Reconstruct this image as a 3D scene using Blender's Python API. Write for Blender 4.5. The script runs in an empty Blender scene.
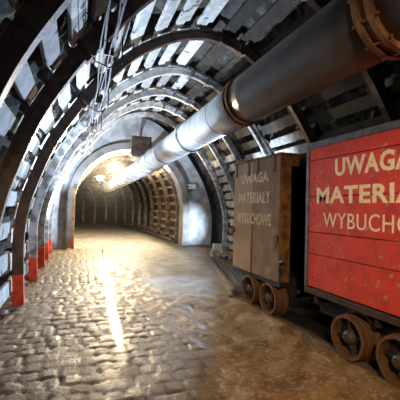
import bpy, bmesh, math, random
import numpy as np
from mathutils import Vector, Matrix
random.seed(7)
rng = np.random.RandomState(5)
scn = bpy.context.scene
col = scn.collection
R = math.radians

# ------------------------------------------------------------------ camera
F = 335.0; H = 1.4
def cam_axes():
    d = Vector(((78-200)/F, (200-205)/F, -1)).normalized()
    r = R(2.0)
    up = Vector((math.sin(r), math.cos(r), 0)); up = (up - d*up.dot(d)).normalized()
    right = d.cross(up)
    return Matrix((right, d, up))           # camera vector -> place vector
RM = cam_axes()
cd = bpy.data.cameras.new('camera'); cam = bpy.data.objects.new('camera', cd); col.objects.link(cam)
cd.sensor_width = 36; cd.lens = 36*F/400; cd.clip_start = .05; cd.clip_end = 200
cam.matrix_world = Matrix.Translation((0, 0, H)) @ RM.to_4x4()
scn.camera = cam
def at(u, v, Y):
    d = RM @ Vector(((u-200)/F, (200-v)/F, -1))
    return Vector((d.x/d.y*Y, Y, H + d.z/d.y*Y))

# ------------------------------------------------------------------ materials
def mat(name, base, rough=.7, metal=0., dark=None, scale=6., amt=.5, bump=.0, bscale=30., spec=.5, rnd=0., lo=.42, hi=.62, third=None, tscale=3., tlo=.58, thi=.66):
    m = bpy.data.materials.new(name); m.use_nodes = True
    nt = m.node_tree; N = nt.nodes; L = nt.links
    b = N['Principled BSDF']
    b.inputs['Roughness'].default_value = rough; b.inputs['Metallic'].default_value = metal
    b.inputs['Specular IOR Level'].default_value = spec
    geo = N.new('ShaderNodeNewGeometry')
    def noise(sc, det=6):
        n = N.new('ShaderNodeTexNoise'); n.inputs['Scale'].default_value = sc; n.inputs['Detail'].default_value = det
        L.new(geo.outputs['Position'], n.inputs['Vector']); return n
    def mix(fac, a, bb):
        x = N.new('ShaderNodeMix'); x.data_type = 'RGBA'
        L.new(fac, x.inputs['Factor'])
        for s, i in ((a, 6), (bb, 7)):
            if isinstance(s, tuple): x.inputs[i].default_value = (*s, 1)
            else: L.new(s, x.inputs[i])
        return x.outputs[2]
    def ramp(fac, a, bb):
        r = N.new('ShaderNodeMapRange'); r.inputs[1].default_value = a; r.inputs[2].default_value = bb
        L.new(fac, r.inputs[0]); return r.outputs[0]
    c = None
    if dark is not None:
        n = noise(scale); c = mix(ramp(n.outputs['Fac'], lo, hi), base, dark)
    if third is not None:
        n = noise(tscale, 8); c = mix(ramp(n.outputs['Fac'], tlo, thi), c if c else base, third)
    if rnd:
        oi = N.new('ShaderNodeObjectInfo'); r = N.new('ShaderNodeMapRange')
        r.inputs[3].default_value = 1-rnd; r.inputs[4].default_value = 1+rnd*.4
        L.new(oi.outputs['Random'], r.inputs[0])
        x = N.new('ShaderNodeVectorMath'); x.operation = 'SCALE'
        if c: L.new(c, x.inputs[0])
        else: x.inputs[0].default_value = base
        L.new(r.outputs[0], x.inputs['Scale']); c = x.outputs[0]
    if c: L.new(c, b.inputs['Base Color'])
    else: b.inputs['Base Color'].default_value = (*base, 1)
    if bump:
        n = noise(bscale, 8); bp = N.new('ShaderNodeBump'); bp.inputs['Strength'].default_value = bump
        bp.inputs['Distance'].default_value = .02
        L.new(n.outputs['Fac'], bp.inputs['Height']); L.new(bp.outputs[0], b.inputs['Normal'])
    return m
def emis(name, c, s):
    m = bpy.data.materials.new(name); m.use_nodes = True; b = m.node_tree.nodes['Principled BSDF']
    b.inputs['Base Color'].default_value = (*c, 1); b.inputs['Emission Color'].default_value = (*c, 1); b.inputs['Emission Strength'].default_value = s
    return m
M_RUST = mat('rusted_steel', (.105, .066, .05), .48, .2, (.05, .03, .022), 9, bump=.3, bscale=60)
M_STEEL = mat('grey_steel', (.60, .60, .60), .6, .1, (.40, .37, .35), 8, bump=.25, bscale=50)
M_GREY = mat('weathered_grey_steel', (.42, .43, .45), .55, .2, (.17, .155, .14), 8, bump=.25, bscale=50)
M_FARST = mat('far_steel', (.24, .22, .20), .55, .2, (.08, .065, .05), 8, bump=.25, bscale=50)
M_SOOT = mat('dark_steel', (.10, .09, .085), .5, .4, (.05, .035, .025), 10, bump=.2)
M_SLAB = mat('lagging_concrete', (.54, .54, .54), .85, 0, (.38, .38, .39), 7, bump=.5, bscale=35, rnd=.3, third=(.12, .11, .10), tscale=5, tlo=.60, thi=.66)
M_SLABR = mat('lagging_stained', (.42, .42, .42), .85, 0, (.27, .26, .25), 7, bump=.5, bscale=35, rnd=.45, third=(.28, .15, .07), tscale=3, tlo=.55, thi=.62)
M_TIMBSH = mat('shaded_lagging', (.05, .037, .026), .9, 0, (.026, .019, .014), 7, bump=.5, bscale=35, rnd=.6)  # dark timber tone deepened to put in the shade right of the duct
M_SLABFSH = mat('shaded_far_lagging', (.055, .04, .028), .9, 0, (.03, .022, .016), 7, bump=.5, bscale=35)  # darker copy of the brown lagging; far gloom put into its colour
M_SLABF = mat('lagging_brown', (.36, .30, .23), .85, 0, (.22, .16, .11), 7, bump=.5, bscale=35, rnd=.4)
M_ROCK = mat('rock', (.055, .05, .045), .95, 0, (.02, .018, .016), 5, bump=1., bscale=12, third=(.09, .08, .07), tscale=7, tlo=.6, thi=.68)
M_CONC = mat('portal_concrete', (.50, .52, .55), .75, 0, (.30, .32, .35), 2.6, bump=.4, bscale=20, third=(.26, .255, .25), tscale=1.6, tlo=.56, thi=.68)
M_TRIM = mat('collar_concrete', (.30, .30, .30), .75, 0, (.20, .19, .18), 3, bump=.4, bscale=20)
M_RED = mat('red_paint', (.70, .05, .02), .55, 0, (.55, .032, .014), 7, bump=.25, bscale=45, third=(.55, .22, .13), tscale=14, tlo=.60, thi=.68)
M_FOOT = mat('foot_red_paint', (.72, .07, .02), .55, 0, (.5, .04, .015), 9, bump=.2)
M_CREAM = mat('cream_stencil', (.95, .82, .56), .7, 0, (.78, .6, .36), 18, lo=.5, hi=.7)
M_FADED = mat('faded_stencil', (.58, .43, .25), .8, 0, (.34, .24, .13), 16, lo=.50, hi=.66)
M_BROWN = mat('brown_plywood', (.21, .115, .045), .65, 0, (.15, .08, .03), 6, bump=.25, bscale=30, third=(.27, .18, .105), tscale=4, tlo=.55, thi=.7)
M_TAN = mat('tan_plywood', (.30, .17, .07), .65, 0, (.27, .15, .07), 6, bump=.25, bscale=30)
M_OCHRE = mat('ochre_timber', (.24, .11, .025), .7, 0, (.10, .04, .012), 9, bump=.4, bscale=30)
M_FRAME = mat('slate_frame', (.16, .17, .19), .5, .3, (.08, .085, .1), 12, bump=.2, third=(.2, .11, .05), tscale=12, tlo=.6, thi=.7)
M_FRAMEB = mat('brown_frame', (.05, .03, .016), .7, 0, (.025, .016, .01), 10, bump=.2)
M_BLACK = mat('grimy_shaded_black', (.02, .017, .014), .8, 0, (.01, .009, .008), 8, bump=.2)  # black iron; also stands in for shade in wheel recesses and the open box
M_WHEEL = mat('rusty_wheel', (.14, .07, .028), .6, .2, (.12, .05, .025), 14, bump=.4, bscale=60, third=(.30, .05, .02), tscale=12, tlo=.6, thi=.68)
M_HUB = mat('hub_steel', (.075, .06, .045), .6, .2, (.06, .045, .035), 14, bump=.3)
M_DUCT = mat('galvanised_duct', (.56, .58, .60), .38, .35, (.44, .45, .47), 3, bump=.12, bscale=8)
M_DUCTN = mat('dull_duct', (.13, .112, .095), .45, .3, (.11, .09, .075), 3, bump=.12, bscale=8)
M_RING = mat('rusty_ring', (.32, .16, .06), .6, .2, (.16, .075, .03), 14, bump=.4, bscale=50)
M_RINGF = mat('bright_ring', (.80, .80, .79), .35, .35, (.6, .6, .6), 10)
M_CABLE = mat('cable_rubber', (.04, .042, .05), .6)
M_CABLEG = mat('cable_grey', (.09, .10, .12), .75)
M_RAIL = mat('rail_steel', (.16, .13, .105), .6, .1, (.15, .1, .07), 12, bump=.2)
M_WHITE = mat('white_paint', (.75, .76, .78), .5, 0, (.5, .5, .5), 14)
M_WOOD = mat('old_timber', (.34, .19, .08), .8, 0, (.2, .1, .04), 8, bump=.3)
M_WARM = emis('warm_lamp_glass', (1., .80, .48), 60)
M_COOL = emis('cool_lamp_glass', (.85, .93, 1.), 25)

# ------------------------------------------------------------------ mesh helpers
def link(name, bm, m, parent=None, smooth=False):
    me = bpy.data.meshes.new(name); bmesh.ops.recalc_face_normals(bm, faces=bm.faces); bm.to_mesh(me); bm.free()
    if smooth:
        for p in me.polygons: p.use_smooth = True
    me.materials.append(m)
    o = bpy.data.objects.new(name, me); col.objects.link(o)
    if parent: o.parent = parent
    return o
def tag(o, label=None, cat=None, group=None, kind=None):
    if label: o['label'] = label
    if cat: o['category'] = cat
    if group: o['group'] = group
    if kind: o['kind'] = kind
    return o
def thing(name, label, cat, loc=(0, 0, 0), group=None):
    o = bpy.data.objects.new(name, None); col.objects.link(o); o.location = loc; o.empty_display_size = .1
    return tag(o, label, cat, group)
def box(bm, x0, x1, y0, y1, z0, z1, bev=0.):
    r = bmesh.ops.create_cube(bm, size=1)
    for v in r['verts']:
        v.co = Vector(((x0+x1)/2+v.co.x*(x1-x0), (y0+y1)/2+v.co.y*(y1-y0), (z0+z1)/2+v.co.z*(z1-z0)))
    if bev:
        es = list({e for v in r['verts'] for e in v.link_edges})
        bmesh.ops.bevel(bm, geom=es, offset=bev, segments=1, affect='EDGES')
    return bm
def B(*a, **k):
    bm = bmesh.new(); return box(bm, *a, **k)
def tube(bm, pts, r, seg=8, closed_ends=True):
    pts = [Vector(p) for p in pts]; rings = []
    for i, p in enumerate(pts):
        t = (pts[min(i+1, len(pts)-1)] - pts[max(i-1, 0)]).normalized()
        a = Vector((0, 0, 1)) if abs(t.z) < .9 else Vector((1, 0, 0))
        u = t.cross(a).normalized(); w = t.cross(u)
        rr = r[i] if isinstance(r, (list, tuple)) else r
        rings.append([bm.verts.new(p + (u*math.cos(k*2*math.pi/seg) + w*math.sin(k*2*math.pi/seg))*rr) for k in range(seg)])
    for a, b in zip(rings, rings[1:]):
        for k in range(seg): bm.faces.new((a[k], a[(k+1) % seg], b[(k+1) % seg], b[k]))
    if closed_ends:
        bm.faces.new(rings[0]); bm.faces.new(rings[-1])
    return bm
def lathe(bm, prof, axis='X', seg=32, c=(0, 0, 0)):
    """prof = closed list of (along, radius)"""
    rings = []
    for a, r in prof:
        rg = []
        for k in range(seg):
            t = 2*math.pi*k/seg
            p = (a, r*math.cos(t), r*math.sin(t)) if axis == 'X' else (r*math.cos(t), a, r*math.sin(t))
            rg.append(bm.verts.new(Vector(p)+Vector(c)))
        rings.append(rg)
    for i in range(len(rings)):
        a, b = rings[i], rings[(i+1) % len(rings)]
        for k in range(seg): bm.faces.new((a[k], a[(k+1) % seg], b[(k+1) % seg], b[k]))
    return bm

# ------------------------------------------------------------------ tunnel profiles
def spline(P, n=12):
    out = []
    P = [Vector(p) for p in P]
    for i in range(len(P)-1):
        p0 = P[max(i-1, 0)]; p1 = P[i]; p2 = P[i+1]; p3 = P[min(i+2, len(P)-1)]
        for k in range(n):
            t = k/n
            out.append(.5*((2*p1)+(p2-p0)*t+(2*p0-5*p1+4*p2-p3)*t*t+(3*p1-p0-3*p2+p3)*t**3))
    out.append(P[-1]); return out
class Prof:
    def __init__(s, half, xc):
        full = [(x, z) for x, z in half] + [(2*xc-x, z) for x, z in reversed(half[:-1])]
        s.p = spline(full); s.s = [0]
        for a, b in zip(s.p, s.p[1:]): s.s.append(s.s[-1]+(b-a).length)
        s.L = s.s[-1]
    def at(s, d, off=0):
        d = max(0, min(s.L, d)); i = 1
        while i < len(s.s)-1 and s.s[i] < d: i += 1
        a, b = s.p[i-1], s.p[i]; t = (d-s.s[i-1])/max(1e-6, s.s[i]-s.s[i-1])
        q = a.lerp(b, t); ia = max(0, i-4); ib = min(len(s.p)-1, i+3)
        tg = (s.p[ib]-s.p[ia]).normalized(); n = Vector((-tg.y, tg.x))
        return Vector((q.x+n.x*off, q.y+n.y*off)), n, tg
NEAR = Prof([(-.66, 0), (-.69, .9), (-.63, 1.38), (-.51, 1.78), (-.34, 2.22), (-.08, 2.68), (.28, 3.2), (.70, 3.68), (1.14, 4.0), (1.56, 4.2), (2.0, 4.28)], 2.0)
FAR = Prof([(-.12, 0), (-.14, .9), (-.12, 1.6), (.14, 2.45), (.66, 3.03), (1.2, 3.30), (1.75, 3.38)], 1.75)
def sweep(P, s0, s1, section, step=.11, y0=0.):
    """section = list of (radial outward offset, y); swept along the arc"""
    bm = bmesh.new(); n = max(2, int((s1-s0)/step)); rings = []
    for i in range(n+1):
        d = s0+(s1-s0)*i/n
        q, nn, tg = P.at(d)
        rings.append([bm.verts.new((q.x+nn.x*o, y0+y, q.y+nn.y*o)) for o, y in section])
    k = len(section)
    for a, b in zip(rings, rings[1:]):
        for j in range(k): bm.faces.new((a[j], a[(j+1) % k], b[(j+1) % k], b[j]))
    bm.faces.new(rings[0]); bm.faces.new(rings[-1])
    return bm
USEC = [(0, -.046), (0, .046), (.10, .058), (.10, .075), (.135, .075), (.135, .045), (.025, .028), (.025, -.028), (.135, -.045), (.135, -.075), (.10, -.075), (.10, -.058)]
def usec(inset=0, sc=1.): return [((o*sc-inset), y*sc) for o, y in USEC]

ORD = ['first', 'second', 'third', 'fourth', 'fifth', 'sixth', 'seventh', 'eighth']
ARCH_Y = [.85, 2.2, 3.52, 5.25, 6.85, 8.3, 9.4, 10.5]
def build_arch(P, loc, label, group, crown_mat, foot, sc=1., legmat=None, split=(.27, .56), crown_over=.05):
    t = thing('steel_arch', label, 'tunnel arch', loc, group)
    lm = legmat or M_RUST
    L = P.L; fz = .42 if foot else 0
    parts = []
    if foot:
        f = link('painted_foot', sweep(P, 0, fz, usec(0, sc)), M_FOOT, t); f['label'] = 'bright red painted foot of the arch'
    link('left_leg', sweep(P, fz+(.001 if foot else 0), L*(split[0]+crown_over), usec(0, sc)), lm, t)
    link('crown_beam', sweep(P, L*split[0], L*split[1], usec(.03, sc)), crown_mat, t)
    link('right_leg', sweep(P, L*(split[1]-crown_over), L, usec(0, sc)), lm, t)
    for d in (L*(split[0]+.008), L*(split[0]+crown_over-.008), L*(split[1]-crown_over+.008), L*(split[1]-.008)):
        q, n, tg = P.at(d)
        bm = bmesh.new(); w = .095*sc
        for (a0, a1, b0, b1) in ((-.045, -.03, -w, w), (.135, .15, -w, w), (-.045, .15, -w, -w+.018), (-.045, .15, w-.018, w)):
            r = bmesh.ops.create_cube(bm, size=1)
            for v in r['verts']:
                o = (a0+a1)/2+v.co.x*(a1-a0); y = (b0+b1)/2+v.co.y*(b1-b0); s = v.co.z*.05
                v.co = Vector((q.x+n.x*o+tg.x*s, y, q.y+n.y*o+tg.y*s))
        for y in (-w, w):
            c = Vector((q.x, y, q.y))
            tube(bm, [c-Vector((n.x, 0, n.y))*.06, c-Vector((n.x, 0, n.y))*.03], .014, 6)
        link('clamp', bm, lm, t)
    return t
def copy_tree(o, parent=None):
    c = o.copy(); col.objects.link(c); c.parent = parent
    for ch in list(o.children): copy_tree(ch, c)
    return c
AL = ['dark steel arch right beside the camera, nearest of all and mostly out of frame',
      'dark steel arch at the top left corner with a broad pale lit inner rim',
      'dark steel arch crossing the left edge, second visible from the camera',
      'dark steel arch whose large red foot stands nearest on the left floor',
      'steel arch with grey roof beam and the second red foot from the camera',
      'steel arch with grey roof beam and the third red foot from the camera',
      'steel arch with the fourth red foot from the camera, well before the bulkhead',
      'last big steel arch before the pale concrete bulkhead']
rusty = steely = None
for i, y in enumerate(ARCH_Y):
    st = i >= 4
    src = steely if st else rusty
    if src is None:
        src = build_arch(NEAR, (0, y, 0), AL[i], 'big steel arches before the bulkhead', M_STEEL if st else M_RUST, True, 1., M_GREY if st else M_RUST)
        if st: steely = src
        else: rusty = src
    else:
        c = copy_tree(src); c.location = (0, y, 0); c['label'] = AL[i]
def shift(y):
    a = -.003*(y-12)**2 if y > 12 else 0
    if y > 20: a -= .028*(y-20)**2
    return a
farY = [12.75+k*1.5 for k in range(12)]
src = None
FN = ['first', 'second', 'third', 'fourth', 'fifth', 'sixth', 'seventh', 'eighth']
for i, y in enumerate(farY):
    lab = ('small steel arch %s beyond the concrete bulkhead' % FN[i]) if i < 8 else 'small dark steel arch deep in the bend of the far tunnel'
    if src is None:
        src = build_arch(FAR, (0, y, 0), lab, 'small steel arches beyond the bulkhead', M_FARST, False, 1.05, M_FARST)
        c = src
    else: c = copy_tree(src)
    c.location = (shift(y), y, 0); c['label'] = lab

# ------------------------------------------------------------------ rock vault
def vnoise(x, y, seed=0):
    r = np.random.RandomState(seed); g = r.rand(64, 64)
    xi = np.floor(x).astype(int); yi = np.floor(y).astype(int); fx = x-xi; fy = y-yi
    fx = fx*fx*(3-2*fx); fy = fy*fy*(3-2*fy)
    a = g[xi % 64, yi % 64]; b = g[(xi+1) % 64, yi % 64]; c = g[xi % 64, (yi+1) % 64]; d = g[(xi+1) % 64, (yi+1) % 64]
    return (a*(1-fx)+b*fx)*(1-fy)+(c*(1-fx)+d*fx)*fy
def shell(name, P, s0, s1, ys, off, amp, m, curve=False):
    ns = max(3, int((s1-s0)/.1)); V = []; Fc = []
    for j, y in enumerate(ys):
        for i in range(ns+1):
            d = s0+(s1-s0)*i/ns
            q, n, tg = P.at(d)
            nz = float(vnoise(np.array(d*5.+3), np.array(y*5.), 3))*.6+float(vnoise(np.array(d*11.+9), np.array(y*11.), 4))*.4
            o = off+amp*nz
            V.append((q.x+n.x*o+(shift(y) if curve else 0), y, q.y+n.y*o))
    for j in range(len(ys)-1):
        for i in range(ns):
            a = j*(ns+1)+i; Fc.append((a, a+1, a+ns+2, a+ns+1))
    me = bpy.data.meshes.new(name); me.from_pydata(V, [], Fc); me.materials.append(m)
    o = bpy.data.objects.new(name, me); col.objects.link(o); o['kind'] = 'structure'
    return o
ysn = [-2.2+k*.11 for k in range(131)]
L = NEAR.L
shell('wall_left', NEAR, 0, L*.27, ysn, .23, .22, M_ROCK)
shell('ceiling', NEAR, L*.27, L*.73, ysn, .23, .22, M_ROCK)
shell('wall_right', NEAR, L*.73, L, ysn, .23, .22, M_ROCK)
ysf = [12.38+k*.14 for k in range(140)]
LF = FAR.L
M_ROCKF = mat('far_rock', (.10, .07, .042), .95, 0, (.045, .03, .018), 6, bump=1., bscale=12, third=(.20, .16, .11), tscale=8, tlo=.56, thi=.62)
shell('wall_far_left', FAR, 0, LF*.27, ysf, .20, .14, M_ROCKF, True)
shell('ceiling_far', FAR, LF*.27, LF*.73, ysf, .20, .14, M_ROCKF, True)
shell('wall_far_right', FAR, LF*.73, LF, ysf, .20, .14, M_ROCKF, True)

# ------------------------------------------------------------------ lagging slabs: one object each
def slab_bm(P, d, w, y0, y1, notch=True, th=.05, off=.155, wob=.02, sf=None):
    bm = bmesh.new(); q, n, tg = P.at(d)
    # outline in (t, y)
    h = w/2; e = [random.uniform(-.006, .006) for _ in range(4)]
    out = [(-h+e[0], y0), (h+e[1], y0)]
    if notch and random.random() < .85:
        a = random.uniform(.1, .22); b = random.uniform(.25, .5)*w
        if random.random() < .5: out += [(h+e[1], y1-a), (h-b, y1-a-.02), (h-b, y1), (-h+e[2], y1)]
        else: out += [(h+e[2], y1), (-h+b, y1), (-h+b, y1-a), (-h+e[2], y1-a-.03)]
    else: out += [(h+e[2], y1+random.uniform(-.05, 0)), (-h+e[3], y1)]
    o0 = off+random.uniform(0, wob)
    lo = []; hi = []
    for t, y in out:
        s = sf(y) if sf else 0
        for oo, lst in ((o0, lo), (o0+th, hi)):
            lst.append(bm.verts.new((q.x+n.x*oo+tg.x*t+s, y, q.y+n.y*oo+tg.y*t)))
    bm.faces.new(lo); bm.faces.new(hi[::-1]); k = len(out)
    for i in range(k): bm.faces.new((lo[i], hi[i], hi[(i+1) % k], lo[(i+1) % k]))
    bmesh.ops.bevel(bm, geom=[e for e in bm.edges], offset=.006, segments=1, affect='EDGES')
    return bm
count = 0
BAY = ['nearest the camera', 'second from the camera', 'third from the camera', 'fourth from the camera', 'fifth from the camera', 'sixth from the camera', 'last before the bulkhead']
for b in range(len(ARCH_Y)-1):
    y0, y1 = ARCH_Y[b]+.01, ARCH_Y[b+1]-.01
    d = .16 + random.uniform(0, .1)
    while d < L-.1:
        w = random.uniform(.185, .235)
        f = d/L
        side = 'left wall' if f < .3 else ('roof' if f < .7 else 'right wall')
        m = M_SLAB if f < .52 else (M_TIMBSH if f < .72 or b < 3 else M_SLABR)
        # the camera sees nothing of the nearest bay except its top
        if not (b == 0 and (f < .12 or f > .8)) and not (f > .93 and b < 3):
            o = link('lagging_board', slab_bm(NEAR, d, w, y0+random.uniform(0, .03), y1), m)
            if b == 0: lab = 'concrete lagging slab above the near edge of the picture, %s bay nearest the camera' % side
            else: lab = '%s concrete lagging slab on the %s, in the bay %s' % ('pale' if f < .52 else ('shade-darkened' if f < .72 or b < 3 else 'stained grey'), side, BAY[b])
            tag(o, lab, 'lagging slab', 'lagging slabs on the %s, bay %s' % (side, BAY[b]), 'thing'); count += 1
        d += w + (random.uniform(.04, .10) if (f > .72 and b >= 3) else random.uniform(.125, .185))
for b in range(3):
    y0, y1 = farY[b]+.01, farY[b+1]-.01
    d = .2
    while d < LF-.1:
        w = .15
        if d > LF*.3:
            o = link('lagging_board', slab_bm(FAR, d, w*.7, y0, y1, False, .04, .148, .01, shift), M_SLABF)
            side = 'roof' if d < LF*.68 else 'right wall'
            tag(o, 'brown lagging slab on the far tunnel %s, %s bay past the bulkhead' % (side, FN[b]), 'lagging slab', 'far tunnel %s slabs, %s bay' % (side, FN[b]), 'thing'); count += 1
        d += .34
bm = bmesh.new()
for b in range(3, len(farY)-1):
    d = .2
    while d < LF-.1:
        if d > LF*.3:
            t = slab_bm(FAR, d, .15, farY[b]+.01, farY[b+1]-.01, False, .04, .148, .01, shift)
            me = bpy.data.meshes.new('t'); t.to_mesh(me); t.free(); bm.from_mesh(me); bpy.data.meshes.remove(me)
        d += .34
tag(link('lagging_boards', bm, M_SLABFSH), 'many small shade-darkened lagging slabs deep in the far tunnel', 'lagging slabs', kind='stuff')

# ------------------------------------------------------------------ concrete bulkhead
def bulkhead():
    bm = bmesh.new(); n = 60
    ring_o, ring_i, ring_b, ring_c = [], [], [], []
    for k in range(n+1):
        t = k/n
        q, nn, _ = NEAR.at(t*NEAR.L, .0)
        # big outline: left and roof reach the rock, right stops short (open gap)
        ext = .30 if t < .5 else .30 - .18*min(1, (t-.5)/.12)
        qo = q + nn*ext
        r, rn, _ = FAR.at(t*FAR.L, .235)
        ri, _, _ = FAR.at(t*FAR.L, -.02)
        ring_o.append(bm.verts.new((qo.x, 11.0+ (0.85 if t > .5 else .55), qo.y)))
        ring_i.append(bm.verts.new((r.x, 12.0, r.y)))
        ring_b.append(bm.verts.new((qo.x, 12.35, qo.y)))
        ring_c.append(bm.verts.new((r.x, 12.35, r.y)))
    for a, b in ((ring_o, ring_i), (ring_i, ring_c), (ring_c, ring_b), (ring_b, ring_o)):
        for k in range(n): bm.faces.new((a[k], a[k+1], b[k+1], b[k]))
    return bm
link('wall_end', bulkhead(), M_CONC, None, True)['kind'] = 'structure'
bpy.data.objects['wall_end'].data.polygons.foreach_set('use_smooth', [False]*len(bpy.data.objects['wall_end'].data.polygons))
# raised collar round the opening
o = link('trim_1', sweep(FAR, 0, FAR.L, [(0, -.22), (.24, -.22), (.24, .3), (0, .3)], .1, 12.0), M_TRIM, None); o['kind'] = 'structure'

# ------------------------------------------------------------------ floor
def make_floor():
    xs = np.concatenate([np.arange(-1.5, 1.5, .024), np.arange(1.5, 5.4, .04)])
    ys = [-2.2]
    while ys[-1] < 31:
        y = ys[-1]
        ys.append(y + (.12 if y < .9 else (.024 if y < 4.5 else (.035 if y < 7.5 else (.06 if y < 12 else .2)))))
    ys = np.array(ys)
    X, Y = np.meshgrid(xs, ys)
    # stones
    px, py = .150, .165
    best = np.full(X.shape, 9.); sec = np.full(X.shape, 9.); hid = np.zeros(X.shape)
    J = np.random.RandomState(11).rand(400, 400, 3)
    ry = np.floor(Y/py).astype(int)
    for dj in (-1, 0, 1):
        jj = ry+dj
        offx = np.random.RandomState(3).rand(400)[jj % 400]*px
        cx0 = np.floor((X-offx)/px).astype(int)
        for di in (-1, 0, 1):
            ii = cx0+di
            j = J[ii % 400, jj % 400]
            cx = (ii+.5+(j[..., 0]-.5)*.42)*px+offx; cy = (jj+.5+(j[..., 1]-.5)*.42)*py
            dd = np.maximum(np.abs(X-cx)/px, np.abs(Y-cy)/py)*.65+np.hypot((X-cx)/px, (Y-cy)/py)*.35
            m = dd < best
            sec = np.where(m, best, np.minimum(sec, dd)); hid = np.where(m, j[..., 2], hid); best = np.where(m, dd, best)
    edge = np.clip((sec-best)/.22, 0, 1)
    stone = (1-(1-edge)**2)*.023 + (hid-.5)*.010
    edgeX = 1.02+(vnoise(X*.0+2, Y*1.3, 8)-.5)*.7
    cob = np.clip((edgeX-X)/.22+.5, 0, 1)*np.clip((12.-Y)/.4, 0, 1)
    mud = (vnoise(X*3, Y*2.2, 1)-.5)*.05+(vnoise(X*8, Y*5, 2)-.5)*.030+(vnoise(X*19, Y*13, 6)-.5)*.016
    patch = np.clip((vnoise(X*2.2+7, Y*1.8, 12)-.62)/.12, 0, 1)
    smooth = np.clip((Y-4.8)/1.2, 0, 1)*np.clip((X-1.0)/.4, 0, 1)
    mudh = mud*(1-.75*smooth)
    Z = stone*cob*(1-.6*patch)+mudh*(1-cob)+.012*patch*cob+(vnoise(X*.8, Y*.8, 9)-.5)*.03
    Z += .05*np.clip((X-2.0)/.3, 0, 1)*np.clip((2.50-X)/.08, 0, 1)*np.clip((4.9-Y)/.5, 0, 1)*vnoise(X*5, Y*4, 14)   # mud heaped against the wheels
    strip = np.exp(-((X-(.42+.045*(Y-3.2)+.010*np.sin(Y*2.3)))/(.035+.045*vnoise(Y*1.7, Y*0+5, 31)))**4)*np.clip((Y-2.9)/.6, 0, 1)*(Y < 12.5)
    Z = Z*(1-.88*strip)+.004*strip
    Z -= .05*np.exp(-((Y-11.55)/.07)**2)*(X < 2.2)
    Z -= .02
    nx, ny = len(xs), len(ys)
    sh = np.array([shift(y) for y in ys])
    X = X + sh[:, None]
    V = np.stack([X, Y, Z], -1).reshape(-1, 3)
    i = np.arange(nx-1)[None, :]+np.arange(ny-1)[:, None]*nx
    Fc = np.stack([i, i+1, i+nx+1, i+nx], -1).reshape(-1, 4)
    me = bpy.data.meshes.new('floor'); me.from_pydata(V.tolist(), [], Fc.tolist())
    def attr(nm, A):
        a = me.attributes.new(nm, 'FLOAT', 'POINT'); a.data.foreach_set('value', A.reshape(-1).astype(np.float32))
    attr('joint', (1-edge)*cob); attr('mud', 1-cob); attr('slab', np.maximum(smooth*np.clip((3.6-X)/.3+.5, 0, 1), .85*np.clip((Y-11.6)/.6, 0, 1))); attr('wagon_shade', np.clip((X-2.56+.05*vnoise(X*6, Y*6, 21))/.06, 0, 1)*np.clip((5.3-Y)/.3, 0, 1)); attr('tone', hid); attr('wet', np.maximum(strip, .75*np.clip((Y-11.8)/1., 0, 1)*(X < 2.6)))
    for p in me.polygons: p.use_smooth = True
    m = bpy.data.materials.new('wet_floor'); m.use_nodes = True; nt = m.node_tree; N = nt.nodes; Lk = nt.links; b = N['Principled BSDF']
    def A(nm):
        n = N.new('ShaderNodeAttribute'); n.attribute_name = nm; return n.outputs['Fac']
    def mix(f, a, c):
        x = N.new('ShaderNodeMix'); x.data_type = 'RGBA'
        if isinstance(f, float): x.inputs['Factor'].default_value = f
        else: Lk.new(f, x.inputs['Factor'])
        for s, k in ((a, 6), (c, 7)):
            if isinstance(s, tuple): x.inputs[k].default_value = (*s, 1)
            else: Lk.new(s, x.inputs[k])
        return x.outputs[2]
    geo = N.new('ShaderNodeNewGeometry')
    def noise(sc, det=7):
        n = N.new('ShaderNodeTexNoise'); n.inputs['Scale'].default_value = sc; n.inputs['Detail'].default_value = det
        Lk.new(geo.outputs['Position'], n.inputs['Vector']); return n.outputs['Fac']
    def rng_(f, a, c, lo=0, hi=1):
        r = N.new('ShaderNodeMapRange'); Lk.new(f, r.inputs[0])
        for k, v in zip((1, 2, 3, 4), (a, c, lo, hi)): r.inputs[k].default_value = v
        return r.outputs[0]
    st = mix(A('tone'), (.125, .09, .058), (.215, .155, .10))
    st = mix(rng_(noise(9), .45, .65), st, (.15, .095, .045))
    st = mix(A('joint'), st, (.045, .028, .014))
    md = mix(rng_(noise(4), .4, .62), (.25, .145, .056), (.14, .08, .034))
    md = mix(rng_(noise(26), .5, .66), md, (.36, .25, .13))
    c = mix(A('mud'), st, md)
    c = mix(A('slab'), c, mix(rng_(noise(3), .4, .6), (.30, .29, .28), (.22, .20, .18)))
    c = mix(A('wagon_shade'), c, (.022, .017, .013))  # near-black floor colour paints in the shade beneath the wagons
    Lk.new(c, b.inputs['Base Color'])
    mx = N.new('ShaderNodeMix'); Lk.new(A('wet'), mx.inputs[0]); Lk.new(rng_(noise(5), .4, .62, .42, .66), mx.inputs[2]); mx.inputs[3].default_value = .25
    Lk.new(mx.outputs[0], b.inputs['Roughness'])
    bp = N.new('ShaderNodeBump'); bp.inputs['Strength'].default_value = .55; bp.inputs['Distance'].default_value = .012
    Lk.new(noise(42, 9), bp.inputs['Height']); Lk.new(bp.outputs[0], b.inputs['Normal'])
    me.materials.append(m)
    o = bpy.data.objects.new('floor', me); col.objects.link(o); o['kind'] = 'structure'
make_floor()

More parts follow.
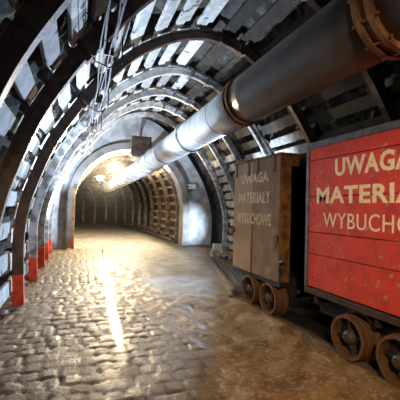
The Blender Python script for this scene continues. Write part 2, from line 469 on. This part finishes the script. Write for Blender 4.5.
# ------------------------------------------------------------------ ventilation duct
def duct():
    t = thing('ventilation_duct', 'big round metal ventilation duct running overhead down the tunnel', 'ventilation duct', (0, 0, 0))
    def c(y): return Vector((1.74+shift(y)*.6, y, 2.63-.010*max(0, y-3)))
    J = [-.6, 1.45, 3.35, 5.35, 7.0, 8.1, 9.1, 10.1, 11.1, 12.1, 13.1, 14.1, 15.1, 16.2, 17.3, 18.4, 19.6, 21.]
    for i, (a, b) in enumerate(zip(J, J[1:])):
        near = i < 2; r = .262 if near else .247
        bm = bmesh.new(); n = 6
        tube(bm, [c(a+.02+(b-a-.04)*k/n) for k in range(n+1)], r, 48)
        if not near:
            for f in (.33, .66): tube(bm, [c(a+(b-a)*f-.012), c(a+(b-a)*f+.012)], r+.004, 48)
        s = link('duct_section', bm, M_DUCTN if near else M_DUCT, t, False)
        for p in s.data.polygons: p.use_smooth = len(p.vertices) == 4
        s['label'] = 'dull brownish near duct length' if near else 'bright galvanised duct length'
        if i:
            bm = bmesh.new()
            w = .045 if i < 3 else .03
            for dy in ((-w, w) if i < 3 else (0,)):
                tube(bm, [c(a+dy-.018), c(a+dy+.018)], r+(.035 if i < 3 else .03), 48)
            if i < 3:
                tube(bm, [c(a-w*.6), c(a+w*.6)], r+.012, 48)
                for k in range(12):
                    th = 2*math.pi*k/12; p = c(a)+Vector((math.cos(th), 0, math.sin(th)))*(r+.024)
                    tube(bm, [p+Vector((0, -.09, 0)), p+Vector((0, .09, 0))], .009, 6)
            g = link('joint_ring', bm, M_RING if i < 3 else M_RINGF, t); g['label'] = 'rusty bolted flange' if i < 3 else 'bright narrow joint ring'
    for y in (5.25, 8.3):
        p = c(y); bm = bmesh.new()
        q, n, tg = NEAR.at(NEAR.L*.5)
        for sx in (-1, 1):
            tube(bm, [p+Vector((.22+sx*.06, 0, .16-sx*.07)), p+Vector((1.12+sx*.05, 0, .85-sx*.05))], .008, 6)
        tube(bm, [p+Vector((.268*math.cos(a), 0, .268*math.sin(a))) for a in [math.pi+math.pi*k/16 for k in range(17)]], .010, 6)
        link('hanger', bm, M_SOOT, t)
duct()
# ------------------------------------------------------------------ mine wagons
XF = 2.45; XB = 3.62
def wheel_meshes():
    bm = bmesh.new()
    # front face at x=0, tread behind it, flange innermost
    lathe(bm, [(0, .204), (0, .176), (.05, .170), (.15, .170), (.18, .178), (.18, .238), (.155, .240), (.14, .212), (.08, .207), (.075, .212), (.06, .212), (.055, .206), (.01, .206)], 'X', 40)
    return bm
def web_bm():
    bm = bmesh.new()
    lathe(bm, [(.095, .001), (.095, .172), (.11, .172), (.11, .001)], 'X', 32)
    return bm
def spoke_bm(k):
    bm = bmesh.new(); a = k*math.pi/2+.6
    d = Vector((0, math.cos(a), math.sin(a))); s = Vector((0, -math.sin(a), math.cos(a)))
    for (x0, x1, w) in ((.05, .095, .013),):
        vs = []
        for r_ in (.05, .171):
            for x in (x0, x1):
                for e in (-1, 1): vs.append(bm.verts.new(d*r_+s*w*e+Vector((x, 0, 0))))
        bmesh.ops.convex_hull(bm, input=vs)
    return bm
def hub_bm():
    bm = bmesh.new()
    lathe(bm, [(-.008, .001), (-.006, .034), (.004, .05), (.035, .066), (.0955, .072), (.0955, .001)], 'X', 24)
    for k in range(5):
        a = k*2*math.pi/5; p = Vector((-.002, .03*math.cos(a), .03*math.sin(a))); tube(bm, [p-Vector((.018, 0, 0)), p], .006, 6)
    return bm
proto_wheel = None
def add_wheel(parent, x, y, side):
    global proto_wheel
    if proto_wheel is None:
        w = link('wheel', wheel_meshes(), M_WHEEL, parent)
        link('hub', hub_bm(), M_HUB, w)['label'] = 'dark grey wheel hub'
        link('web', web_bm(), M_BLACK, w)  # black web and spokes put the recess shade into their colour
        for k in range(4): link('spoke', spoke_bm(k), M_BLACK if k % 2 else M_HUB, w)
        proto_wheel = w
    else: w = copy_tree(proto_wheel, parent)
    w.location = (x, y, .215); w.rotation_euler = (R(random.uniform(0, 90)), 0, 0 if side > 0 else math.pi)
    if side < 0: w.rotation_euler = (0, 0, math.pi)
    return w
def lettering(parent, rows, m, y_of, depth=.0015, off=.006, face=.0165):
    for txt, yl, yr, z0, z1, nm in rows:
        cu = bpy.data.curves.new('lettering', 'FONT'); cu.body = txt; cu.extrude = depth; cu.offset = off; cu.resolution_u = 3; cu.space_character = 1.08
        tmp = bpy.data.objects.new('lettering_tmp', cu); col.objects.link(tmp)
        bpy.context.view_layer.update()
        me = bpy.data.meshes.new_from_object(tmp.evaluated_get(bpy.context.evaluated_depsgraph_get()))
        bpy.data.objects.remove(tmp)
        xs = [v.co.x for v in me.vertices]; zs = [v.co.y for v in me.vertices if True]
        x0, x1 = min(xs), max(xs)
        # cap height measured on a plain capital: 0 .. max, ignoring strokes below the baseline
        top = max(zs); base = 0.
        for v in me.vertices:
            sx = (v.co.x-x0)/(x1-x0); sy = (v.co.y-base)/(top-base); dz = v.co.z
            v.co = Vector((XF-face-dz, yl+(yr-yl)*sx, z0+(z1-z0)*sy))
        me.materials.append(m)
        o = bpy.data.objects.new('lettering', me); col.objects.link(o); o.parent = parent; o['label'] = nm
def chassis(t, y0, y1, wy):
    bm = bmesh.new()
    for x in (XF+.17, XB-.29): box(bm, x, x+.12, y0+.02, y1-.02, .26, .50, .008)
    for y in (y0+.1, y1-.16, (y0+y1)/2-.03): box(bm, XF+.02, XB-.02, y, y+.06, .40, .50, .006)
    link('chassis', bm, M_BLACK, t)
    for y in wy:
        link('axle', tube(bmesh.new(), [(XF+.05, y, .215), (XB-.07, y, .215)], .03, 12), M_BLACK, t)
        bm = bmesh.new()
        bm.free()
        for x in (XF+.17, XB-.29): link('axle_box', B(x-.015, x+.135, y-.07, y+.07, .15, .259, bev=.01), M_BLACK, t)
        add_wheel(t, XF-.03, y, 1); add_wheel(t, XB-.0, y, -1)
    for s, y in ((-1, y0), (1, y1)):
        bm = bmesh.new(); xc = (XF+XB)/2
        box(bm, xc-.1, xc+.1, min(y, y+s*.16), max(y, y+s*.16), .34, .46, .01)
        link('coupler', bm, M_SOOT, t)
# --- red wagon
def red_wagon():
    y0, y1 = 1.30, 3.15; zb, zt = .57, 2.15
    t = thing('mine_wagon', 'red boarded mine wagon with cream Polish warning lettering, on rusty wheels', 'mine wagon', (0, 0, 0), 'boxed mine wagons on the rails')
    # boarded side: six boards with fine gaps in one mesh
    def boards(x0, x1, ya, yb, m, nm, seams):
        bm = bmesh.new()
        for a, b in zip(seams, seams[1:]): box(bm, x0, x1, ya, yb, a+.003, b-.003, .004)
        return link(nm, bm, m, t)
    seams = [zb+.0, .93, 1.17, 1.56, 1.96, zt-.05]
    boards(XF-.015, XF+.02, y0+.04, y1-.04, M_RED, 'side_panel', seams)
    boards(XB-.04, XB-.005, y0+.04, y1-.04, M_RED, 'side_panel', seams)
    for ya, yb in ((y0, y0+.03), (y1-.03, y1)):
        bm = bmesh.new(); box(bm, XF+.03, XB-.05, ya, yb, zb, zt-.05, .004); link('end_panel', bm, M_BLACK, t)
    link('lid', B(XF-.005, XB, y0, y1, zt-.045, zt-.005, bev=.006), M_SOOT, t)
    bm = bmesh.new()
    for x0, x1 in ((XF-.028, XF+.03), (XB-.04, XB+.02)):
        box(bm, x0, x1, y0-.01, y1+.01, zt-.055, zt+.012, .004)
        for ya in (y0-.01, y1-.035): box(bm, x0, x1, ya, ya+.045, zb-.01, zt-.056, .004)
    for ya in (y0-.01, y1-.03): box(bm, XF+.031, XB-.041, ya, ya+.04, zt-.055, zt+.012, .004)
    link('steel_edging', bm, M_FRAME, t)['label'] = 'slate grey angle-iron edging round the red boards'
    bm = bmesh.new(); box(bm, XF-.028, XB+.02, y0-.01, y1+.01, zb-.075, zb-.011, .006)
    link('sill', bm, M_FRAMEB, t)
    lettering(t, [('UWAGA', 2.715, 1.87, 1.765, 1.935, 'cream word UWAGA'), ('MATERIAŁY', 2.985, 1.50, 1.492, 1.655, 'cream word MATERIAŁY')], M_CREAM, None, off=.030)
    lettering(t, [('WYBUCHOWE', 2.875, 1.56, 1.238, 1.388, 'cream word WYBUCHOWE')], M_CREAM, None, off=.001)
    bm = bmesh.new()
    for y in (y0+.12, y1-.12):
        for z in (.68, .98, 1.36, 1.76, 2.03): lathe(bm, [(-.006, .001), (-.006, .007), (.0, .010), (.0, .001)], 'X', 8, (XF-.0155, y, z))
    link('bolt_heads', bm, M_FRAMEB, t)
    chassis(t, y0, y1, (1.98, 2.52))
# --- brown wagon
def brown_wagon():
    y0, y1 = 3.70, 5.04; zb, zt = .47, 2.15
    t = thing('mine_wagon', 'brown plywood mine wagon with faded lettering, behind the red wagon', 'mine wagon', (0, 0, 0), 'boxed mine wagons on the rails')
    ym = 4.40
    # far leaf warps outwards a little at its foot
    def leaf(ya, yb, m, warp):
        bm = bmesh.new(); box(bm, XF-.012, XF+.012, ya, yb, zb, zt-.03)
        bmesh.ops.subdivide_edges(bm, edges=[e for e in bm.edges if abs(e.verts[0].co.z-e.verts[1].co.z) > .5], cuts=10)
        for v in bm.verts:
            f = (v.co.z-zb)/(zt-zb)
            if warp and abs(v.co.y-ya) < .02: v.co.y += .035*(1-f)*math.sin(f*5+.5); v.co.x -= .03*max(0, .38-f)
        return link('side_door', bm, m, t)
    d1 = leaf(ym+.012, y1, M_TAN, True); d1['label'] = 'lighter narrow door leaf'
    d2 = leaf(y0+.005, ym-.004, M_BROWN, False); d2['label'] = 'wider darker brown door leaf'
    for y, d in ((4.95, d1), (4.54, d1), (4.28, d2), (3.84, d2)):
        bm = bmesh.new(); box(bm, XF-.026, XF-.013, y-.025, y+.025, zt-.24, zt+.0, .003)
        tube(bm, [(XF-.03, y-.035, zt-.01), (XF-.03, y+.035, zt-.01)], .014, 8)
        tube(bm, [(XF-.034, y, zt-.21), (XF-.02, y, zt-.21)], .011, 6)
        h = link('hinge', bm, M_WHEEL, d)
    bm = bmesh.new(); box(bm, XF-.05, XF-.013, y1-.05, y1+.03, 1.02, 1.10, .008); box(bm, XF-.06, XF-.03, y1-.02, y1+.0, .99, 1.03, .004)
    link('latch', bm, M_WHEEL, d1)
    bm = bmesh.new(); box(bm, XF-.045, XF-.013, y0+.01, y0+.09, .98, 1.08, .008)
    tube(bm, [(XF-.03, y0+.05, .98), (XF-.04, y0+.05, .9), (XF-.04, y0+.09, .88)], .01, 6)
    link('latch', bm, M_SOOT, d2)
    lettering(t, [('UWAGA', 4.80, 3.98, 1.80, 1.94, 'faded top line of stencilling'), ('MATERIAŁY', 4.86, 3.93, 1.50, 1.66, 'faded middle line of stencilling'), ('WYBUCHOWE', 4.93, 3.90, 1.19, 1.35, 'faded word WYBUCHOWE')], M_FADED, None, off=.034, depth=.0006, face=.0128)
    # open end towards the camera
    bm = bmesh.new()
    box(bm, XF+.013, XF+.16, y0, y0+.04, zb, zt-.02, .004)
    box(bm, XB-.16, XB-.0, y0, y0+.04, zb, zt-.02, .004)
    box(bm, XF+.161, XB-.161, y0, y0+.04, zt-.17, zt-.02, .004)
    link('end_frame', bm, M_OCHRE, t)['label'] = 'ochre timber frame round the open dark end'
    link('rear_panel', B(XF+.013, XB, y1-.03, y1, zb, zt-.03), M_BROWN, t)
    link('side_panel', B(XB-.025, XB, y0+.041, y1-.031, zb, zt-.03), M_BLACK, t)  # inner faces coloured black for the shade inside the open box
    link('deck', B(XF+.013, XB-.026, y0+.041, y1-.031, zb, zb+.04), M_BLACK, t)
    link('lining', B(XF+.0125, XF+.03, y0+.041, y1-.031, zb+.041, zt-.031), M_BLACK, t)
    bm = bmesh.new(); box(bm, XF-.025, XB+.01, y0-.02, y1+.02, zt-.029, zt, .004)
    link('roof', bm, M_OCHRE, t)
    link('sill', B(XF-.0, XB, y0-.005, y1+.005, zb-.06, zb-.001, bev=.004), M_BLACK, t)
    bm = bmesh.new(); box(bm, XF-.03, XF-.001, y0-.045, y0+.0, .42, .78, .006); box(bm, XF-.045, XF+.03, y0-.06, y0-.0451, .60, .66, .004)
    tube(bm, [(XF-.02, y0-.05, .74), (XF-.02, y0-.12, .76)], .02, 8)
    link('corner_bracket', bm, M_SOOT, t)
    chassis(t, y0, y1, (3.93, 4.47))
red_wagon(); brown_wagon()

# ------------------------------------------------------------------ rails
def rail_line(pts, label):
    P = spline([Vector(p) for p in pts], 8)
    sec = [(a*1.3, b*1.35) for a, b in [(-.045, 0), (.045, 0), (.045, .012), (.009, .022), (.009, .06), (.025, .068), (.025, .09), (-.025, .09), (-.025, .068), (-.009, .06), (-.009, .022), (-.045, .012)]]
    bm = bmesh.new(); rings = []
    for i, p in enumerate(P):
        t = (P[min(i+1, len(P)-1)]-P[max(i-1, 0)]).normalized(); n = Vector((t.y, -t.x, 0))
        rings.append([bm.verts.new(p+n*a+Vector((0, 0, b))) for a, b in sec])
    k = len(sec)
    for a, b in zip(rings, rings[1:]):
        for j in range(k): bm.faces.new((a[j], a[(j+1) % k], b[(j+1) % k], b[j]))
    bm.faces.new(rings[0]); bm.faces.new(rings[-1])
    tag(link('rail', bm, M_RAIL), label, 'rail', 'rails under the wagons')
rail_line([(2.53, -.5, -.115), (2.53, 2, -.115), (2.53, 4.7, -.115), (2.68, 5.25, -.03), (2.98, 6.3, .02), (3.62, 8.75, .04)], 'steel rail under the near wheels, running on past the brown wagon')
rail_line([(3.52, -.5, -.115), (3.52, 2, -.115), (3.52, 4.7, -.115), (3.60, 5.25, -.06), (3.80, 6.3, 0), (3.98, 7.2, 0)], 'steel rail under the far wheels, close to the right wall')
rail_line([(2.40, 4.95, -.02), (2.50, 5.15, -.02), (2.78, 6.3, .0), (3.44, 8.8, .02)], 'loose outer rail lying beside the track end, on the floor side')

# ------------------------------------------------------------------ lamps
def tunnel_lamp(u, v, y, label):
    p = at(u, v, y)
    t = thing('tunnel_lamp', label, 'lamp', p, 'glaring warm tunnel lamps')
    bm = bmesh.new(); bmesh.ops.create_uvsphere(bm, u_segments=20, v_segments=12, radius=.15)
    for v_ in bm.verts: v_.co.z *= .8
    link('glass_globe', bm, M_WARM, t, True)
    bm = bmesh.new(); lathe(bm, [(0, .001), (0, .06), (.03, .11), (.05, .11), (.05, .001)], 'X', 20)
    for v_ in bm.verts: v_.co = Vector((v_.co.y, v_.co.z, .07+v_.co.x))
    tube(bm, [(0, 0, .11), (0, 0, .30)], .015, 6)
    link('housing', bm, M_SOOT, t)
    return p
p1 = tunnel_lamp(115, 168, 13.2, 'glaring warm lamp, the nearer and larger of two under the far roof')
p2 = tunnel_lamp(100, 178, 16.5, 'glaring warm lamp, the farther of two under the far roof')
def light(kind, name, loc, e, c, r=.05, aim=None, **k):
    l = bpy.data.lights.new(name, kind); l.energy = e; l.color = c
    if kind != 'AREA': l.shadow_soft_size = r
    for a, b in k.items(): setattr(l, a, b)
    o = bpy.data.objects.new(name, l); col.objects.link(o); o.location = loc
    if aim is not None: o.rotation_euler = (Vector(aim)-Vector(loc)).to_track_quat('-Z', 'Y').to_euler()
    return o
WARM = (1., .80, .52); COOL = (.68, .83, 1.)
light('POINT', 'warm_light', p1-Vector((0, .22, .08)), 2000, WARM, .05)
light('POINT', 'warm_light', p2-Vector((0, .22, .08)), 220, WARM, .05)

# floodlight on the floor at the foot of the right wall, behind the brown wagon
def floodlight(loc, aim, label, scale=1.):
    t = thing('floodlight', label, 'floodlight', loc)
    d = (Vector(aim)-Vector(loc)); yaw = math.atan2(-d.x, d.y); t.rotation_euler = (0, 0, yaw)
    bm = bmesh.new()
    for x in (-.15, .15): tube(bm, [(x, -.1, 0), (x, 0, .26)], .011, 6); tube(bm, [(x, .14, 0), (x, 0, .26)], .011, 6)
    tube(bm, [(-.15, -.1, .012), (.15, -.1, .012)], .011, 6)
    link('stand', bm, M_WHITE, t)
    h = link('lamp_head', B(-.13, .13, -.05, .04, .17, .37, bev=.012), M_WHITE, t)
    link('lamp_glass', B(-.11, .11, .0405, .045, .19, .35), M_COOL, h)
    return t
floodlight((3.88, 9.1, 0), (4.1, 12, 0), 'small white floodlight on a floor stand behind the brown wagon')
light('SPOT', 'cool_light', (3.84, 9.24, .32), 900, COOL, .04, (3.85, 12, .75), spot_size=R(38), spot_blend=.9)
light('SPOT', 'cool_light', (4.40, 8.0, 1.0), 2500, (.55, .74, 1.), .03, (-.6, 4.6, 1.6), spot_size=R(58), spot_blend=.6)
light('SPOT', 'cool_light', (3.6, 7.0, 1.3), 520, COOL, .03, (4.5, 6.8, 2.9), spot_size=R(64), spot_blend=.5)  # added spot without a fixture, brightens the right wall slabs
light('SPOT', 'cool_light', (-.40, 6.4, .45), 2100, COOL, .02, (.3, 5.0, 4.2), spot_size=R(74), spot_blend=.35)
light('SPOT', 'cool_light', (-.40, 8.9, .5), 1300, COOL, .02, (1.0, 10.4, 4.2), spot_size=R(100), spot_blend=.5)  # extra spot with no lamp body, lifts the bulkhead and roof
light('SPOT', 'cool_light', (-.42, 7.6, .5), 700, COOL, .02, (.8, 8.0, 4.2), spot_size=R(70), spot_blend=.4)  # added unseen spot to light the next grey roof beam
light('SPOT', 'cool_light', (3.7, 8.6, .4), 2200, COOL, .03, (-.5, 10.3, 1.5), spot_size=R(48), spot_blend=.7)  # fixtureless spot added to brighten the left side of the bulkhead
# unseen camera-side spots; second one added to brighten the left floor and feet
light('SPOT', 'camera_side_spot', (.2, -.9, 2.7), 480, (1., .70, .38), .12, (2.3, 2.4, .2), spot_size=R(66), spot_blend=.8)
light('SPOT', 'camera_side_spot', (.5, -1.1, 2.3), 330, (1., .68, .36), .12, (-.35, 5.2, .1), spot_size=R(32), spot_blend=.8)

# ------------------------------------------------------------------ cables and small fittings
CB = [(x, z, r*.62, m) for x, z, r, m in [(.20, 3.02, .016, M_CABLEG), (.26, 3.06, .012, M_CABLE), (.31, 3.05, .018, M_CABLEG), (.17, 2.94, .012, M_CABLE), (.27, 2.97, .010, M_CABLEG)]]
CL = ['thick pale grey cable, leftmost strand but one of the overhead bundle', 'thin black cable on top of the overhead bundle', 'thickest pale grey cable on the right of the overhead bundle', 'thin black cable lowest in the overhead bundle', 'thinnest grey cable in the middle of the overhead bundle']
for (x, z, r, m), lb in zip(CB, CL):
    pts = []; y = -.5; ph = random.uniform(0, 6)
    while y < 11.2:
        k = ((y-.85) % 1.45)/1.45
        pts.append((x+.02*math.sin(y*2.1+ph), y, z-.09*math.sin(math.pi*k)*(.6+.4*math.sin(ph)))); y += .12
    tag(link('cable', tube(bmesh.new(), pts, r, 8), m, None, True), lb, 'cable', 'overhead cable bundle')
def bracket(y, lab):
    t = thing('cable_hanger', lab, 'cable hanger', (.25, y, 3.0), 'cable hangers')
    bm = bmesh.new()
    tube(bm, [(-.14, 0, .02), (-.14, 0, -.14), (0, 0, -.19), (.13, 0, -.12), (.13, 0, .16)], .010, 6)
    link('hook', bm, M_SOOT, t)
    link('plate', B(-.05, .05, .02, .035, -.05, .09), M_SOOT, t)
for y, s in ((3.52, 'nearest of the visible ones'), (5.25, 'at the arch with the nearest red foot'), (6.85, 'at the arch with the second red foot')): bracket(y, 'dark hooked hanger holding the overhead cables, '+s)
# arm with a small dark block
t = thing('bracket_arm', 'thin metal arm with a small dark block at its end under the roof slabs', 'bracket', (0, 0, 0))
a, b_ = at(97, 50, 4.55), at(127, 27, 4.55)
link('rod', tube(bmesh.new(), [a, b_], .010, 6), M_CABLEG, t)
bm = B(-.035, .035, -.03, .03, -.045, .045, bev=.005); o = link('block', bm, M_BLACK, t); o.location = b_; o.rotation_euler = (0, R(40), 0)
# junction box above the duct
p = at(141, 148, 10.2)
t = thing('junction_box', 'dark brown box hanging above the duct near the bulkhead', 'junction box', p)
link('case', B(-.30, .30, -.12, .12, -.28, .34, bev=.01), M_SOOT, t)
link('lid', B(-.25, .25, -.14, -.1205, -.23, .28, bev=.006), M_RUST, t)
link('bracket', tube(bmesh.new(), [(0, 0, .30), (0, 0, .62)], .02, 6), M_SOOT, t)
# timber post at the left side of the opening with red foot
t = thing('timber_post', 'slim timber post with red painted foot at the left side of the far opening', 'post', (-.13, 11.55, 0))
link('shaft', B(-.045, .045, -.05, .05, .36, 1.95, bev=.006), M_WOOD, t)
link('painted_foot', B(-.045, .045, -.05, .05, -.03, .359, bev=.006), M_FOOT, t)
# small sign on bulkhead
p = at(191, 186.5, 11.84)
t = thing('sign', 'small white rectangular sign with a dark arrow mark on the bulkhead', 'sign', p)
t.rotation_euler = (0, 0, R(-14))
link('sign_board', B(-.20, .20, -.012, .0, -.085, .085), M_WHITE, t)
bm = bmesh.new(); box(bm, -.08, .0, -.016, -.0125, -.012, .012); vs = [bm.verts.new(q) for q in ((-.08, -.016, .05), (-.08, -.016, -.05), (-.14, -.016, 0), (-.08, -.0125, .05), (-.08, -.0125, -.05), (-.14, -.0125, 0))]
bmesh.ops.convex_hull(bm, input=vs); link('arrow_mark', bm, M_SOOT, t)
# pipes along the foot of far right wall
for z, r, lb in ((.16, .05, 'lower dark pipe along the foot of the far right wall'), (.36, .04, 'upper dark pipe along the foot of the far right wall')):
    pts = [(3.42+shift(y), y, z) for y in [12.5+k*.5 for k in range(30)]]
    tag(link('wall_pipe', tube(bmesh.new(), pts, r, 10), M_SOOT, None, True), lb, 'pipe', 'pipes along the far right wall')
# rubble
def rock(loc, s, lab, grp):
    bm = bmesh.new(); bmesh.ops.create_icosphere(bm, subdivisions=2, radius=1)
    for v in bm.verts: v.co *= 1+random.uniform(-.22, .22)
    for v in bm.verts: v.co = Vector((v.co.x*s*1.2, v.co.y*s, v.co.z*s*.7))
    o = link('rock', bm, M_SLABR); o.location = loc; o.rotation_euler = (0, 0, random.uniform(0, 6)); tag(o, lab, 'rock', grp)
for k in range(7):
    rock((3.88+random.uniform(0, .28), 7.5+k*.22, .05), random.uniform(.06, .11), 'broken grey stone at the end of the rails behind the brown wagon', 'stones at the rail end')
for k in range(6):
    rock((-.80-random.uniform(0, .04), 4.3+k*.5+(.25 if k > 1 else 0), .03), random.uniform(.05, .08), 'small stone at the foot of the left wall slabs', 'stones along the left wall')

hz = bpy.data.materials.new('haze'); hz.use_nodes = True; hn = hz.node_tree; hn.nodes.remove(hn.nodes['Principled BSDF'])  # scatter volume added to give the lamps a glow
vs = hn.nodes.new('ShaderNodeVolumeScatter'); vs.inputs['Density'].default_value = .010; vs.inputs['Anisotropy'].default_value = .82
hn.links.new(vs.outputs[0], hn.nodes['Material Output'].inputs['Volume'])
tag(link('haze', B(-1.2, 4.9, 11.6, 18, .03, 4.6), hz), 'haze added to make the far lamps glow', 'haze', kind='stuff')
# ------------------------------------------------------------------ world and view
w = bpy.data.worlds.new('world'); scn.world = w; w.use_nodes = True
w.node_tree.nodes['Background'].inputs[0].default_value = (.02, .022, .03, 1); w.node_tree.nodes['Background'].inputs[1].default_value = .3
scn.view_settings.view_transform = 'Standard'; scn.view_settings.look = 'None'; scn.view_settings.gamma = 1; scn.view_settings.use_curve_mapping = False
scn.view_settings.exposure = 0
print('slabs', count)
